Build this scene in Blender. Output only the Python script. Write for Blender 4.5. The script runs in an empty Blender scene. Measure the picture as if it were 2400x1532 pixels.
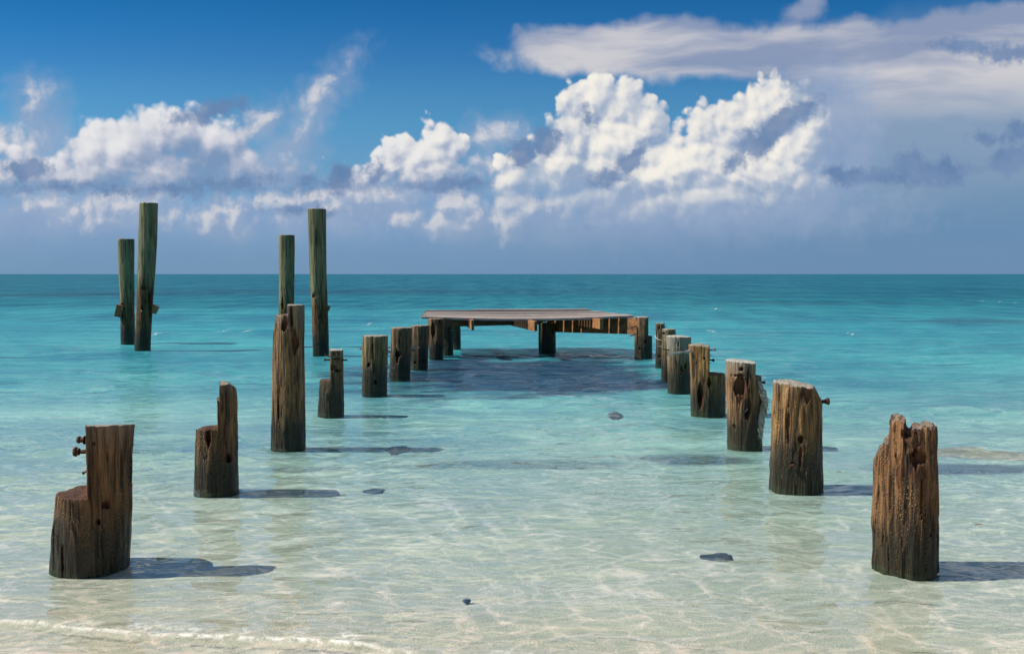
import bpy, math, random
import numpy as np
from mathutils import Vector
random.seed(7)
R = math.radians
S = bpy.context.scene
COL = S.collection

# ------------------------------------------------------------------ camera
F, CX, CY, HOR, H = 2333.0, 1200.0, 766.0, 642.0, 1.5      # focal length etc. in photograph pixels
TH = math.atan((CY - HOR) / F)                             # pitch below the horizon
cam = bpy.data.cameras.new('camera')
cam.sensor_width = 36.0
cam.lens = 36.0 * F / 2400.0
cam.clip_start = 0.05
cam.clip_end = 40000
camo = bpy.data.objects.new('camera', cam)
COL.objects.link(camo)
camo.location = (0, 0, H)
camo.rotation_euler = (R(90) - TH, 0, 0)
S.camera = camo


def ray(px, py):
    yu = CY - py
    return (px - CX, F * math.cos(TH) + yu * math.sin(TH), -F * math.sin(TH) + yu * math.cos(TH))


def ground(px, py, z=0.0):
    r = ray(px, py)
    t = (z - H) / r[2]
    return r[0] * t, r[1] * t


def plane(px, py, Y):
    """point of the view ray at world depth Y -> (x, z)"""
    r = ray(px, py)
    t = Y / r[1]
    return r[0] * t, H + r[2] * t


def sk(px, py):
    """direction of a photograph pixel as (U, V): F*x/y and F*z/y in thousands"""
    r = ray(px, py)
    return F * r[0] / r[1] / 1000, F * r[2] / r[1] / 1000


def lin(r, g, b, k=1.0):
    f = lambda c: (c / 255 / 12.92) if c / 255 <= 0.04045 else ((c / 255 + 0.055) / 1.055) ** 2.4
    return (f(r) * k, f(g) * k, f(b) * k, 1.0)


# ------------------------------------------------------------------ render settings, sun
S.view_settings.view_transform = 'Standard'
S.view_settings.look = 'None'
S.view_settings.gamma = 1
EXP = 0.22
S.view_settings.exposure = EXP
S.render.engine = 'CYCLES'
S.cycles.max_bounces = 8
S.cycles.transparent_max_bounces = 12
S.cycles.caustics_reflective = False
S.cycles.caustics_refractive = False
S.cycles.use_denoising = True

SUN_EL, SUN_AZ = R(46), R(-91)                             # azimuth from +Y towards +X: from the left
sd = Vector((math.sin(SUN_AZ) * math.cos(SUN_EL), math.cos(SUN_AZ) * math.cos(SUN_EL), math.sin(SUN_EL)))
sun = bpy.data.lights.new('sun', 'SUN')
sun.energy = 5.0
sun.angle = R(0.53)
sun.color = (1.0, 0.93, 0.82)
suno = bpy.data.objects.new('sun', sun)
COL.objects.link(suno)
suno.rotation_euler = sd.to_track_quat('Z', 'Y').to_euler()


# ------------------------------------------------------------------ node helpers
class NT:
    def __init__(self, tree, dim='3D'):
        self.t = tree
        self.dim = dim
        tree.nodes.clear()

    def n(self, kind, ins=None, **kw):
        nd = self.t.nodes.new(kind)
        for k, v in kw.items():
            setattr(nd, k, v)
        for k, v in (ins or {}).items():
            s = nd.inputs[k]
            if isinstance(v, bpy.types.NodeSocket):
                self.t.links.new(v, s)
            else:
                s.default_value = v
        return nd

    def m(self, op, a, b=0.0, c=0.0, clamp=False):
        return self.n('ShaderNodeMath', {0: a, 1: b, 2: c}, operation=op, use_clamp=clamp).outputs[0]

    def vm(self, op, a, b=(0, 0, 0), scale=None):
        ins = {0: a, 1: b}
        if scale is not None:
            ins = {0: a, 'Scale': scale}
        nd = self.n('ShaderNodeVectorMath', ins, operation=op)
        return nd.outputs['Value'] if op in ('LENGTH', 'DOT_PRODUCT') else nd.outputs[0]

    def mix(self, f, a, b, blend='MIX'):
        nd = self.n('ShaderNodeMix', {0: f, 6: a, 7: b}, data_type='RGBA', blend_type=blend, clamp_factor=True)
        return nd.outputs[2]

    def rng(self, v, a, b, c=0.0, d=1.0, smooth=True):
        nd = self.n('ShaderNodeMapRange', {0: v, 1: a, 2: b, 3: c, 4: d}, clamp=True)
        nd.interpolation_type = 'SMOOTHSTEP' if smooth else 'LINEAR'
        return nd.outputs[0]

    def noise(self, vec, scale, detail=3, rough=0.55, dist=0.0, color=False, **kw):
        nd = self.n('ShaderNodeTexNoise', {'Vector': vec, 'Scale': scale, 'Detail': detail, 'Roughness': rough, 'Distortion': dist}, noise_dimensions=self.dim, **kw)
        return nd.outputs['Color'] if color else nd.outputs['Fac']

    def ramp(self, v, stops, interp='LINEAR'):
        nd = self.n('ShaderNodeValToRGB', {0: v})
        cr = nd.color_ramp
        cr.interpolation = interp
        while len(cr.elements) < len(stops):
            cr.elements.new(0.5)
        for e, (p, c) in zip(cr.elements, stops):
            e.position = p
            e.color = c
        return nd.outputs[0]

    def scalevec(self, vec, s):
        return self.vm('MULTIPLY', vec, s)


# ------------------------------------------------------------------ world: Nishita sky with clouds by direction
world = bpy.data.worlds.new('World')
S.world = world
world.use_nodes = True
W = NT(world.node_tree, '2D')
STR = 0.1
K = 1.0 / STR / 2 ** EXP
sky = W.n('ShaderNodeTexSky', sky_type='NISHITA', sun_disc=False, sun_elevation=SUN_EL, sun_rotation=SUN_AZ,
          altitude=0, air_density=1.0, dust_density=0.6, ozone_density=2.0).outputs[0]
gen = W.n('ShaderNodeTexCoord').outputs['Generated']
xyz = W.n('ShaderNodeSeparateXYZ', {0: gen}).outputs
yy = W.m('MAXIMUM', xyz[1], 0.03)
U = W.m('MULTIPLY', W.m('DIVIDE', xyz[0], yy), F / 1000)
V = W.m('MULTIPLY', W.m('DIVIDE', xyz[2], yy), F / 1000)
P0 = W.n('ShaderNodeCombineXYZ', {0: U, 1: V, 2: 0.0}).outputs[0]
front = W.rng(xyz[1], 0.12, 0.3)


def blobs(p, items, smooth=0.012):
    out = None
    for it in items:
        cx, cy, rx, ry = it[:4]
        rot = it[4] if len(it) > 4 else 0
        u, v = sk(cx, cy)
        q = p if out is None else W.n('ShaderNodeVectorMath', {0: out, 1: (1e-9, 1e-9, 1e-9), 2: p}, operation='MULTIPLY_ADD').outputs[0]
        mp = W.n('ShaderNodeMapping', {'Vector': q, 'Location': (u, v, 0), 'Rotation': (0, 0, R(rot)),
                                       'Scale': (rx / 1000, ry / 1000, 1)}, vector_type='TEXTURE').outputs[0]
        rm = min(rx, ry) / 1000
        e = W.m('MULTIPLY_ADD', W.vm('LENGTH', mp), -rm, rm)
        out = e if out is None else W.m('SMOOTH_MAX', out, e, smooth)
    return out


def warp(p, scale, amp, detail=4, rough=0.55):
    c = W.noise(p, scale, detail, rough, color=True)
    return W.vm('ADD', p, W.vm('SCALE', W.vm('SUBTRACT', c, (0.5, 0.5, 0.5)), scale=amp))


def billow(p, scale, detail=4.0, rough=0.55):
    """cauliflower height: 1 at the middle of a puff"""
    nd = W.n('ShaderNodeTexVoronoi', {'Vector': p, 'Scale': scale, 'Detail': detail, 'Roughness': rough, 'Smoothness': 0.35},
             feature='SMOOTH_F1', normalize=True, voronoi_dimensions='2D')
    return W.m('SUBTRACT', 1.0, nd.outputs['Distance'])


# clear sky: Nishita, deepened towards the top of the view as through a polariser
tint = W.ramp(W.rng(V, 0.0, 1.3, smooth=False),
              [(0.033, (0.364, 0.655, 1.456, 1)), (0.110, (0.378, 0.613, 1.111, 1)), (0.188, (0.394, 0.703, 1.011, 1)), (0.266, (0.319, 0.731, 1.023, 1)), (0.324, (0.262, 0.677, 0.988, 1)), (0.382, (0.174, 0.573, 0.942, 1)), (0.441, (0.103, 0.511, 0.895, 1)), (0.499, (0.065, 0.451, 0.815, 1)), (1.0, (0.16, 0.42, 0.66, 1))])
base = W.vm('MULTIPLY', W.mix(1.0, sky, tint, 'MULTIPLY'), tuple(2 ** -EXP * t for t in (1.0, 0.98, 0.95)))

PW = warp(P0, 9.0, 0.055, 5, 0.6)
PW2 = warp(P0, 3.0, 0.10, 3, 0.5)

VEIL = [(2300, 330, 480, 260), (2200, 520, 620, 170), (1750, 570, 480, 90), (2000, 300, 160, 150), (2900, 350, 600, 350)]
ANVIL = [(1500, 110, 290, 66, 2), (1760, 125, 320, 66), (2150, 135, 400, 95), (2380, 125, 280, 110), (1370, 98, 165, 40), (1340, 150, 135, 22, -6), (1560, 150, 240, 32, -2),
         (1905, 4, 30, 26), (1890, 34, 44, 20), (2150, 230, 300, 60), (2700, 180, 500, 130)]
BRIGHT = [(1385, 240, 66, 56), (1450, 255, 62, 52), (1350, 320, 54, 70), (1440, 330, 100, 75), (1510, 310, 60, 46), (1590, 325, 46, 44), (1635, 305, 44, 46),
          (1620, 390, 150, 80), (1755, 290, 80, 66), (1830, 262, 96, 66), (1885, 320, 66, 86), (1800, 410, 140, 80), (1500, 420, 190, 80),
          (1215, 430, 46, 56), (1310, 400, 70, 76), (1700, 470, 210, 60, 8), (1230, 500, 60, 50), (1390, 470, 150, 60), (1560, 480, 200, 60), (1870, 430, 80, 60), (1480, 385, 120, 60),
          (1030, 322, 36, 36), (955, 345, 44, 32), (985, 365, 62, 44), (1062, 345, 28, 30), (910, 390, 50, 30), (1000, 405, 80, 42), (860, 428, 34, 18),
          (1085, 490, 44, 40), (1055, 535, 44, 28),
          (375, 300, 58, 54), (300, 345, 80, 66), (430, 315, 66, 62), (222, 350, 58, 58), (500, 345, 82, 56), (560, 390, 72, 48),
          (380, 400, 230, 50), (120, 412, 90, 34), (28, 350, 44, 40), (22, 415, 40, 50), (-120, 380, 120, 80), (300, 420, 230, 30)]
PUFF = [(250, 510, 130, 42), (110, 505, 100, 50), (540, 525, 60, 40), (750, 478, 60, 30), (850, 500, 130, 40), (700, 525, 60, 26), (1090, 530, 60, 40), (20, 540, 70, 50),
        (930, 450, 130, 22), (1145, 335, 20, 18), (1185, 318, 18, 10), (1152, 388, 28, 18), (600, 292, 26, 14, 30), (740, 250, 46, 15, 52), (690, 345, 26, 50, -30), (640, 400, 60, 46),
        (88, 232, 26, 22), (95, 285, 30, 50), (60, 345, 80, 30), (1350, 540, 200, 30), (-200, 520, 200, 60), (1620, 500, 320, 56), (1850, 420, 130, 120), (1960, 320, 80, 130), (1450, 535, 220, 46)]
DARK = [(1815, 305, 80, 26, 45), (1880, 262, 44, 20, 30), (1745, 345, 46, 15, 60), (1480, 372, 40, 17, 50), (1430, 415, 40, 18, 15), (1377, 275, 12, 17),
        (1275, 330, 30, 28), (1225, 358, 30, 28), (1990, 414, 52, 20), (2128, 388, 34, 32), (2185, 404, 78, 26), (2075, 414, 74, 14),
        (2290, 112, 70, 12, -6), (2350, 125, 55, 16, -8), (2370, 375, 45, 32), (2320, 322, 26, 9), (2390, 310, 30, 20), (490, 262, 62, 14, 12), (875, 412, 30, 15, 45),
        (800, 405, 26, 24), (770, 432, 66, 14), (1085, 432, 40, 12), (1050, 440, 40, 10), (712, 490, 36, 6), (330, 442, 160, 4), (500, 436, 110, 9, 4), (60, 395, 40, 24)]

LOW = [(108, 476, 26, 16), (300, 482, 66, 26, 10), (230, 510, 60, 24), (415, 508, 40, 14), (546, 512, 16, 26), (498, 530, 24, 12), (725, 466, 30, 16), (655, 500, 24, 12),
       (760, 490, 60, 24), (1072, 482, 34, 30), (1040, 532, 30, 26), (1108, 512, 26, 26), (1188, 405, 22, 22), (1192, 528, 30, 34), (1225, 495, 50, 28), (600, 292, 24, 11, 30), (742, 246, 26, 8, 52),
       (90, 228, 22, 18), (1152, 388, 24, 15), (1140, 335, 15, 14), (1185, 318, 16, 8), (40, 330, 26, 14), (640, 480, 30, 18), (860, 470, 60, 18), (950, 520, 30, 20)]
BASE = [(400, 444, 250, 16, 2), (560, 434, 110, 22, 4), (120, 442, 90, 10), (1010, 438, 90, 10), (480, 390, 60, 30)]
def clouds(x0, x1):
    """colour of the sky between two bearings, given as photograph pixels"""
    pick = lambda items: [t for t in items if t[0] + t[2] > x0 - 130 and t[0] - t[2] < x1 + 130] or [(-9000, 300, 10, 10)]
    # veil and anvil (layered cloud)
    nv = W.noise(PW2, 2.2, 5, 0.5)
    sv = W.m('ADD', blobs(PW2, pick(VEIL), 0.06), W.m('MULTIPLY_ADD', nv, 0.16, -0.08))
    vst = W.scalevec(PW2, (1.0, 2.6, 1.0))
    vcol = W.mix(W.rng(W.m('ADD', V, W.m('MULTIPLY_ADD', W.noise(vst, 2.6, 4, 0.5), 0.22, -0.11)), 0.04, 0.46), lin(102, 140, 175, K), lin(145, 163, 188, K))
    col = W.mix(W.m('MULTIPLY', W.rng(sv, -0.06, 0.13), 0.93), base, vcol)
    pst = W.scalevec(W.n('ShaderNodeMapping', {'Vector': PW2, 'Rotation': (0, 0, R(-3))}).outputs[0], (0.7, 4.0, 1.0))
    na = W.noise(pst, 3.6, 5, 0.5)
    sa = W.m('ADD', blobs(warp(P0, 7, 0.05, 4, 0.5), pick(ANVIL), 0.02), W.m('MULTIPLY_ADD', W.noise(P0, 11, 4, 0.5), 0.05, -0.025))
    ash = W.rng(W.m('ADD', W.m('ADD', na, W.rng(V, 0.64, 0.45, -0.16, 0.20)), W.m('MULTIPLY', W.noise(pst, 1.3, 2, 0.5), 0.7)), 0.66, 1.14)
    aa = W.m('MULTIPLY', W.rng(sa, -0.010, 0.020), W.rng(W.m('ADD', V, W.m('MULTIPLY', na, 0.06)), 0.36, 0.52))
    col = W.mix(W.m('MULTIPLY', aa, 0.95), col, W.mix(ash, lin(140, 154, 184, K), lin(208, 206, 210, K)))
    LD = (-0.012, 0.014, 0.0)


    def puff(p, items, sm, amp):
        w = warp(p, 10, 0.05, 4, 0.55)
        b = W.m('ADD', W.m('MULTIPLY', billow(w, 15, 1.0), 0.65), W.m('MULTIPLY', W.noise(w, 26, 4, 0.6), 0.5))
        return W.m('ADD', blobs(w, items, sm), W.m('MULTIPLY_ADD', b, amp, -amp * 0.62))


    # pale low puffs: a grey-blue layer, then lighter heads
    sp = puff(P0, pick(PUFF), 0.02, 0.09)
    col = W.mix(W.m('MULTIPLY', W.rng(sp, -0.055, 0.03), 0.74), col, W.mix(W.noise(PW, 9, 4, 0.55), lin(120, 148, 190, K), lin(172, 184, 206, K)))
    l0 = puff(P0, pick(LOW), 0.01, 0.075)
    l1 = puff(W.vm('ADD', P0, LD), pick(LOW), 0.01, 0.075)
    ll = W.rng(W.m('SUBTRACT', l0, l1), -0.012, 0.022)
    col = W.mix(W.m('MULTIPLY', W.rng(l0, -0.022, 0.012), W.m('MULTIPLY_ADD', ll, 0.40, 0.28)), col, W.mix(ll, lin(158, 174, 200, K), lin(226, 222, 222, K)))


    # bright cumulus, lit from the sun's side (a second and third look a little towards the sun)
    def cum(p):
        w = warp(p, 6, 0.034, 2, 0.5)
        h = W.m('ADD', blobs(w, pick(BRIGHT), 0.012), W.m('MULTIPLY_ADD', billow(w, 12, 0.0, 0.5), 0.066, -0.037))
        hc = h
        w2 = warp(w, 34, 0.014, 4, 0.6)
        h = W.m('ADD', h, W.m('MULTIPLY_ADD', billow(w2, 30, 0.0, 0.5), 0.042, -0.026))
        return W.m('ADD', h, W.m('MULTIPLY_ADD', billow(w2, 60, 0.0, 0.6), 0.018, -0.012)), hc


    h0, hb = cum(P0)
    h1, h2 = cum(W.vm('ADD', P0, LD))
    g1_ = W.m('SUBTRACT', h0, h1)
    g2_ = W.m('SUBTRACT', hb, h2)
    bs_ = W.m('ADD', blobs(PW, pick(BASE), 0.03), W.m('MULTIPLY_ADD', W.noise(PW, 8, 4, 0.6), 0.07, -0.035))
    lit = W.m('ADD', W.m('MULTIPLY', g1_, W.rng(U, -0.55, -0.25, 7.0, 14.0)), W.m('MULTIPLY', g2_, 7.0))
    lit = W.m('ADD', lit, W.m('MULTIPLY_ADD', W.noise(P0, 6, 5, 0.62), 1.3, -0.12))
    lit = W.m('SUBTRACT', lit, W.m('MULTIPLY', W.rng(bs_, -0.06, 0.05), 0.62))
    lit = W.m('SUBTRACT', lit, W.m('MULTIPLY', W.rng(U, -0.2, 0.1), W.rng(V, 0.46, 0.22, 0.10, 0.20)))
    lit = W.rng(lit, -0.25, 1.12)
    lit = W.m('MULTIPLY', lit, W.rng(V, 0.08, 0.26, 0.5, 1.0))
    warm = W.rng(U, -0.4, 0.1)
    hi = W.mix(warm, lin(230, 230, 232, K), lin(246, 241, 231, K))
    cc = W.mix(W.rng(lit, 0.0, 0.5, smooth=False), W.mix(warm, lin(122, 150, 186, K), lin(148, 168, 197, K)), W.mix(warm, lin(184, 190, 208, K), lin(204, 208, 216, K)))
    cc = W.mix(W.rng(lit, 0.45, 1.0, smooth=False), cc, hi)
    soft = W.m('ADD', W.rng(U, -0.55, -0.3, 0.026, 0.012), W.rng(U, 0.58, 0.74, 0.0, 0.075))
    soft = W.m('ADD', soft, W.m('MULTIPLY', W.rng(V, 0.27, 0.12, 0.0, 0.05), W.rng(U, -0.5, -0.3)))
    ac = W.m('MULTIPLY', W.n('ShaderNodeMapRange', {0: h0, 1: -0.004, 2: soft, 3: 0.0, 4: 1.0}, interpolation_type='SMOOTHSTEP').outputs[0],
             W.rng(W.m('ADD', V, W.m('MULTIPLY_ADD', W.noise(P0, 7, 4, 0.6), 0.18, -0.09)), 0.05, 0.25))
    col = W.mix(ac, col, cc)
    # dark scud in front
    sdk = W.m('ADD', blobs(warp(P0, 15, 0.045, 5, 0.62), pick(DARK), 0.012), W.m('MULTIPLY_ADD', W.noise(P0, 26, 5, 0.65), 0.05, -0.016))
    col = W.mix(W.m('MULTIPLY', W.rng(sdk, -0.006, 0.018), 0.88), col, W.mix(W.noise(P0, 14, 3), lin(84, 117, 163, K), lin(128, 152, 187, K)))
    # murk close to the horizon
    col = W.mix(W.rng(V, 0.02, 0.15, 0.85, 0.0), col, W.mix(W.rng(U, -0.6, 0.9), lin(116, 151, 184, K), lin(109, 142, 177, K)))
    return W.n('ShaderNodeBackground', {'Color': col, 'Strength': STR}).outputs[0]


east = clouds(1150, 9000)
west = clouds(-9000, 1150)
um = W.rng(U, -0.065, -0.035)
both = W.n('ShaderNodeMixShader', {0: um, 1: west, 2: east}).outputs[0]
# bright broken cloud overhead, seaward, above the top of the picture: it whitens the shallow water
up = W.m('MULTIPLY', W.rng(V, 0.80, 1.05), W.rng(xyz[1], 0.10, 0.35))
up = W.m('MULTIPLY', up, W.rng(W.noise(W.scalevec(P0, (0.7, 1.2, 1)), 1.3, 4, 0.6), 0.30, 0.62))
high = W.n('ShaderNodeBackground', {'Color': W.mix(up, base, lin(238, 242, 248, K * 1.15)), 'Strength': STR}).outputs[0]
near_h = W.m('MULTIPLY', front, W.rng(V, 0.82, 0.78))
W.n('ShaderNodeOutputWorld', {'Surface': W.n('ShaderNodeMixShader', {0: near_h, 1: high, 2: both}).outputs[0]})


# ------------------------------------------------------------------ numpy noise
def _hash(ix, iy, iz, seed):
    n = (ix * 374761393 + iy * 668265263 + iz * 2147483647 + seed * 974634777) & 0xFFFFFFFF
    n = ((n ^ (n >> 13)) * 1274126177) & 0xFFFFFFFF
    n = ((n ^ (n >> 16)) * 2246822519) & 0xFFFFFFFF
    return ((n ^ (n >> 15)) & 0xFFFFFF) / float(0xFFFFFF)


def vnoise(x, y, z, seed=0):
    """value noise in -1..1"""
    xf, yf, zf = np.floor(x), np.floor(y), np.floor(z)
    ix, iy, iz = xf.astype(np.int64), yf.astype(np.int64), zf.astype(np.int64)
    fx, fy, fz = x - xf, y - yf, z - zf
    fx, fy, fz = (t * t * (3 - 2 * t) for t in (fx, fy, fz))
    r = 0
    for a in (0, 1):
        for b in (0, 1):
            for c in (0, 1):
                r = r + _hash(ix + a, iy + b, iz + c, seed) * (fx if a else 1 - fx) * (fy if b else 1 - fy) * (fz if c else 1 - fz)
    return r * 2 - 1


def fbm2(x, y, seed=0, octv=3, gain=0.5):
    r, a, z = 0, 1.0, np.zeros_like(x)
    for o in range(octv):
        r = r + a * vnoise(x * 2 ** o, y * 2 ** o, z, seed + o * 17)
        a *= gain
    return r


# ------------------------------------------------------------------ mesh helpers
def mesh_np(name, verts, faces, mat, smooth=True):
    me = bpy.data.meshes.new(name)
    verts = np.asarray(verts, dtype=np.float32)
    faces = np.asarray(faces, dtype=np.int32)
    me.vertices.add(len(verts))
    me.vertices.foreach_set('co', verts.ravel())
    k = faces.shape[1]
    me.loops.add(faces.size)
    me.loops.foreach_set('vertex_index', faces.ravel())
    me.polygons.add(len(faces))
    me.polygons.foreach_set('loop_start', np.arange(0, faces.size, k, dtype=np.int32))
    me.polygons.foreach_set('loop_total', np.full(len(faces), k, dtype=np.int32))
    me.polygons.foreach_set('use_smooth', np.full(len(faces), smooth))
    me.update(calc_edges=True)
    me.validate()
    me.materials.append(mat)
    return me


def attr(me, name, vals):
    a = me.attributes.new(name, 'FLOAT', 'POINT')
    a.data.foreach_set('value', np.asarray(vals, dtype=np.float32))


def link(name, me, parent=None, loc=(0, 0, 0), rot=(0, 0, 0)):
    o = bpy.data.objects.new(name, me)
    COL.objects.link(o)
    o.location = loc
    o.rotation_euler = rot
    if parent is not None:
        o.parent = parent
    return o


def tag(o, label=None, cat=None, group=None, kind=None):
    if label:
        o['label'] = label
    if cat:
        o['category'] = cat
    if group:
        o['group'] = group
    if kind:
        o['kind'] = kind
    return o


class PM:
    """collects polygons, builds one mesh object"""
    def __init__(self):
        self.v, self.f = [], []

    def tube(self, pts, rad, n=8, caps=True):
        pts = [Vector(p) for p in pts]
        rad = rad if isinstance(rad, (list, tuple)) else [rad] * len(pts)
        b = len(self.v)
        up = None
        for i, p in enumerate(pts):
            d = (pts[min(i + 1, len(pts) - 1)] - pts[max(i - 1, 0)]).normalized()
            if up is None:
                up = d.orthogonal().normalized()
            up = (up - d * up.dot(d)).normalized()
            s = d.cross(up)
            for k in range(n):
                a = 2 * math.pi * k / n
                self.v.append(p + (up * math.cos(a) + s * math.sin(a)) * rad[i])
        for i in range(len(pts) - 1):
            for k in range(n):
                self.f.append((b + i * n + k, b + i * n + (k + 1) % n, b + (i + 1) * n + (k + 1) % n, b + (i + 1) * n + k))
        if caps:
            self.f.append(tuple(b + k for k in reversed(range(n))))
            e = b + (len(pts) - 1) * n
            self.f.append(tuple(e + k for k in range(n)))
        return self

    def build(self, name, mat, parent=None, smooth=False, loc=(0, 0, 0), bevel=0.0):
        me = bpy.data.meshes.new(name)
        me.from_pydata([tuple(v) for v in self.v], [], self.f)
        me.update()
        if smooth:
            for p in me.polygons:
                p.use_smooth = True
        me.materials.append(mat)
        o = link(name, me, parent, loc)
        if bevel:
            m = o.modifiers.new('edge', 'BEVEL')
            m.width = bevel
            m.segments = 2
        return o


def surface_nets(d, org, h):
    ins = d < 0
    nx, ny, nz = d.shape
    c = np.zeros((nx - 1, ny - 1, nz - 1), dtype=np.int8)
    for a in (0, 1):
        for b in (0, 1):
            for e in (0, 1):
                c += ins[a:nx - 1 + a, b:ny - 1 + b, e:nz - 1 + e]
    act = (c > 0) & (c < 8)
    I, J, L = np.nonzero(act)
    idx = np.full(act.shape, -1, dtype=np.int64)
    idx[I, J, L] = np.arange(len(I))
    acc = np.zeros((len(I), 3))
    cnt = np.zeros(len(I))
    cor = [(a, b, e) for a in (0, 1) for b in (0, 1) for e in (0, 1)]
    for p in cor:
        for ax in range(3):
            if p[ax]:
                continue
            q = list(p)
            q[ax] = 1
            d0 = d[I + p[0], J + p[1], L + p[2]]
            d1 = d[I + q[0], J + q[1], L + q[2]]
            cr = (d0 < 0) != (d1 < 0)
            t = np.where(cr, d0 / np.where(cr, d0 - d1, 1), 0)
            pos = np.repeat(np.array(p, float)[None], len(I), 0)
            pos[:, ax] += t
            acc += pos * cr[:, None]
            cnt += cr
    v = (acc / cnt[:, None] + np.stack([I, J, L], 1)) * h + np.array(org)
    faces = []
    for ax in range(3):
        sl0 = [slice(None)] * 3
        sl1 = [slice(None)] * 3
        sl0[ax] = slice(0, -1)
        sl1[ax] = slice(1, None)
        a0, a1 = ins[tuple(sl0)], ins[tuple(sl1)]
        x = np.argwhere(a0 != a1)
        o1, o2 = [t for t in range(3) if t != ax]
        x = x[(x[:, o1] > 0) & (x[:, o2] > 0) & (x[:, o1] < d.shape[o1] - 1) & (x[:, o2] < d.shape[o2] - 1)]
        e1 = np.zeros(3, int)
        e1[o1] = 1
        e2 = np.zeros(3, int)
        e2[o2] = 1
        q = [x - e1 - e2, x - e2, x, x - e1]
        q = np.stack([idx[t[:, 0], t[:, 1], t[:, 2]] for t in q], 1)
        fl = a0[x[:, 0], x[:, 1], x[:, 2]]
        if ax == 1:
            fl = ~fl
        q[~fl] = q[~fl][:, ::-1]
        faces.append(q)
    return v, np.concatenate(faces), (I, J, L)


# ------------------------------------------------------------------ materials
def new_mat(name):
    m = bpy.data.materials.new(name)
    m.use_nodes = True
    return m, NT(m.node_tree)


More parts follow.
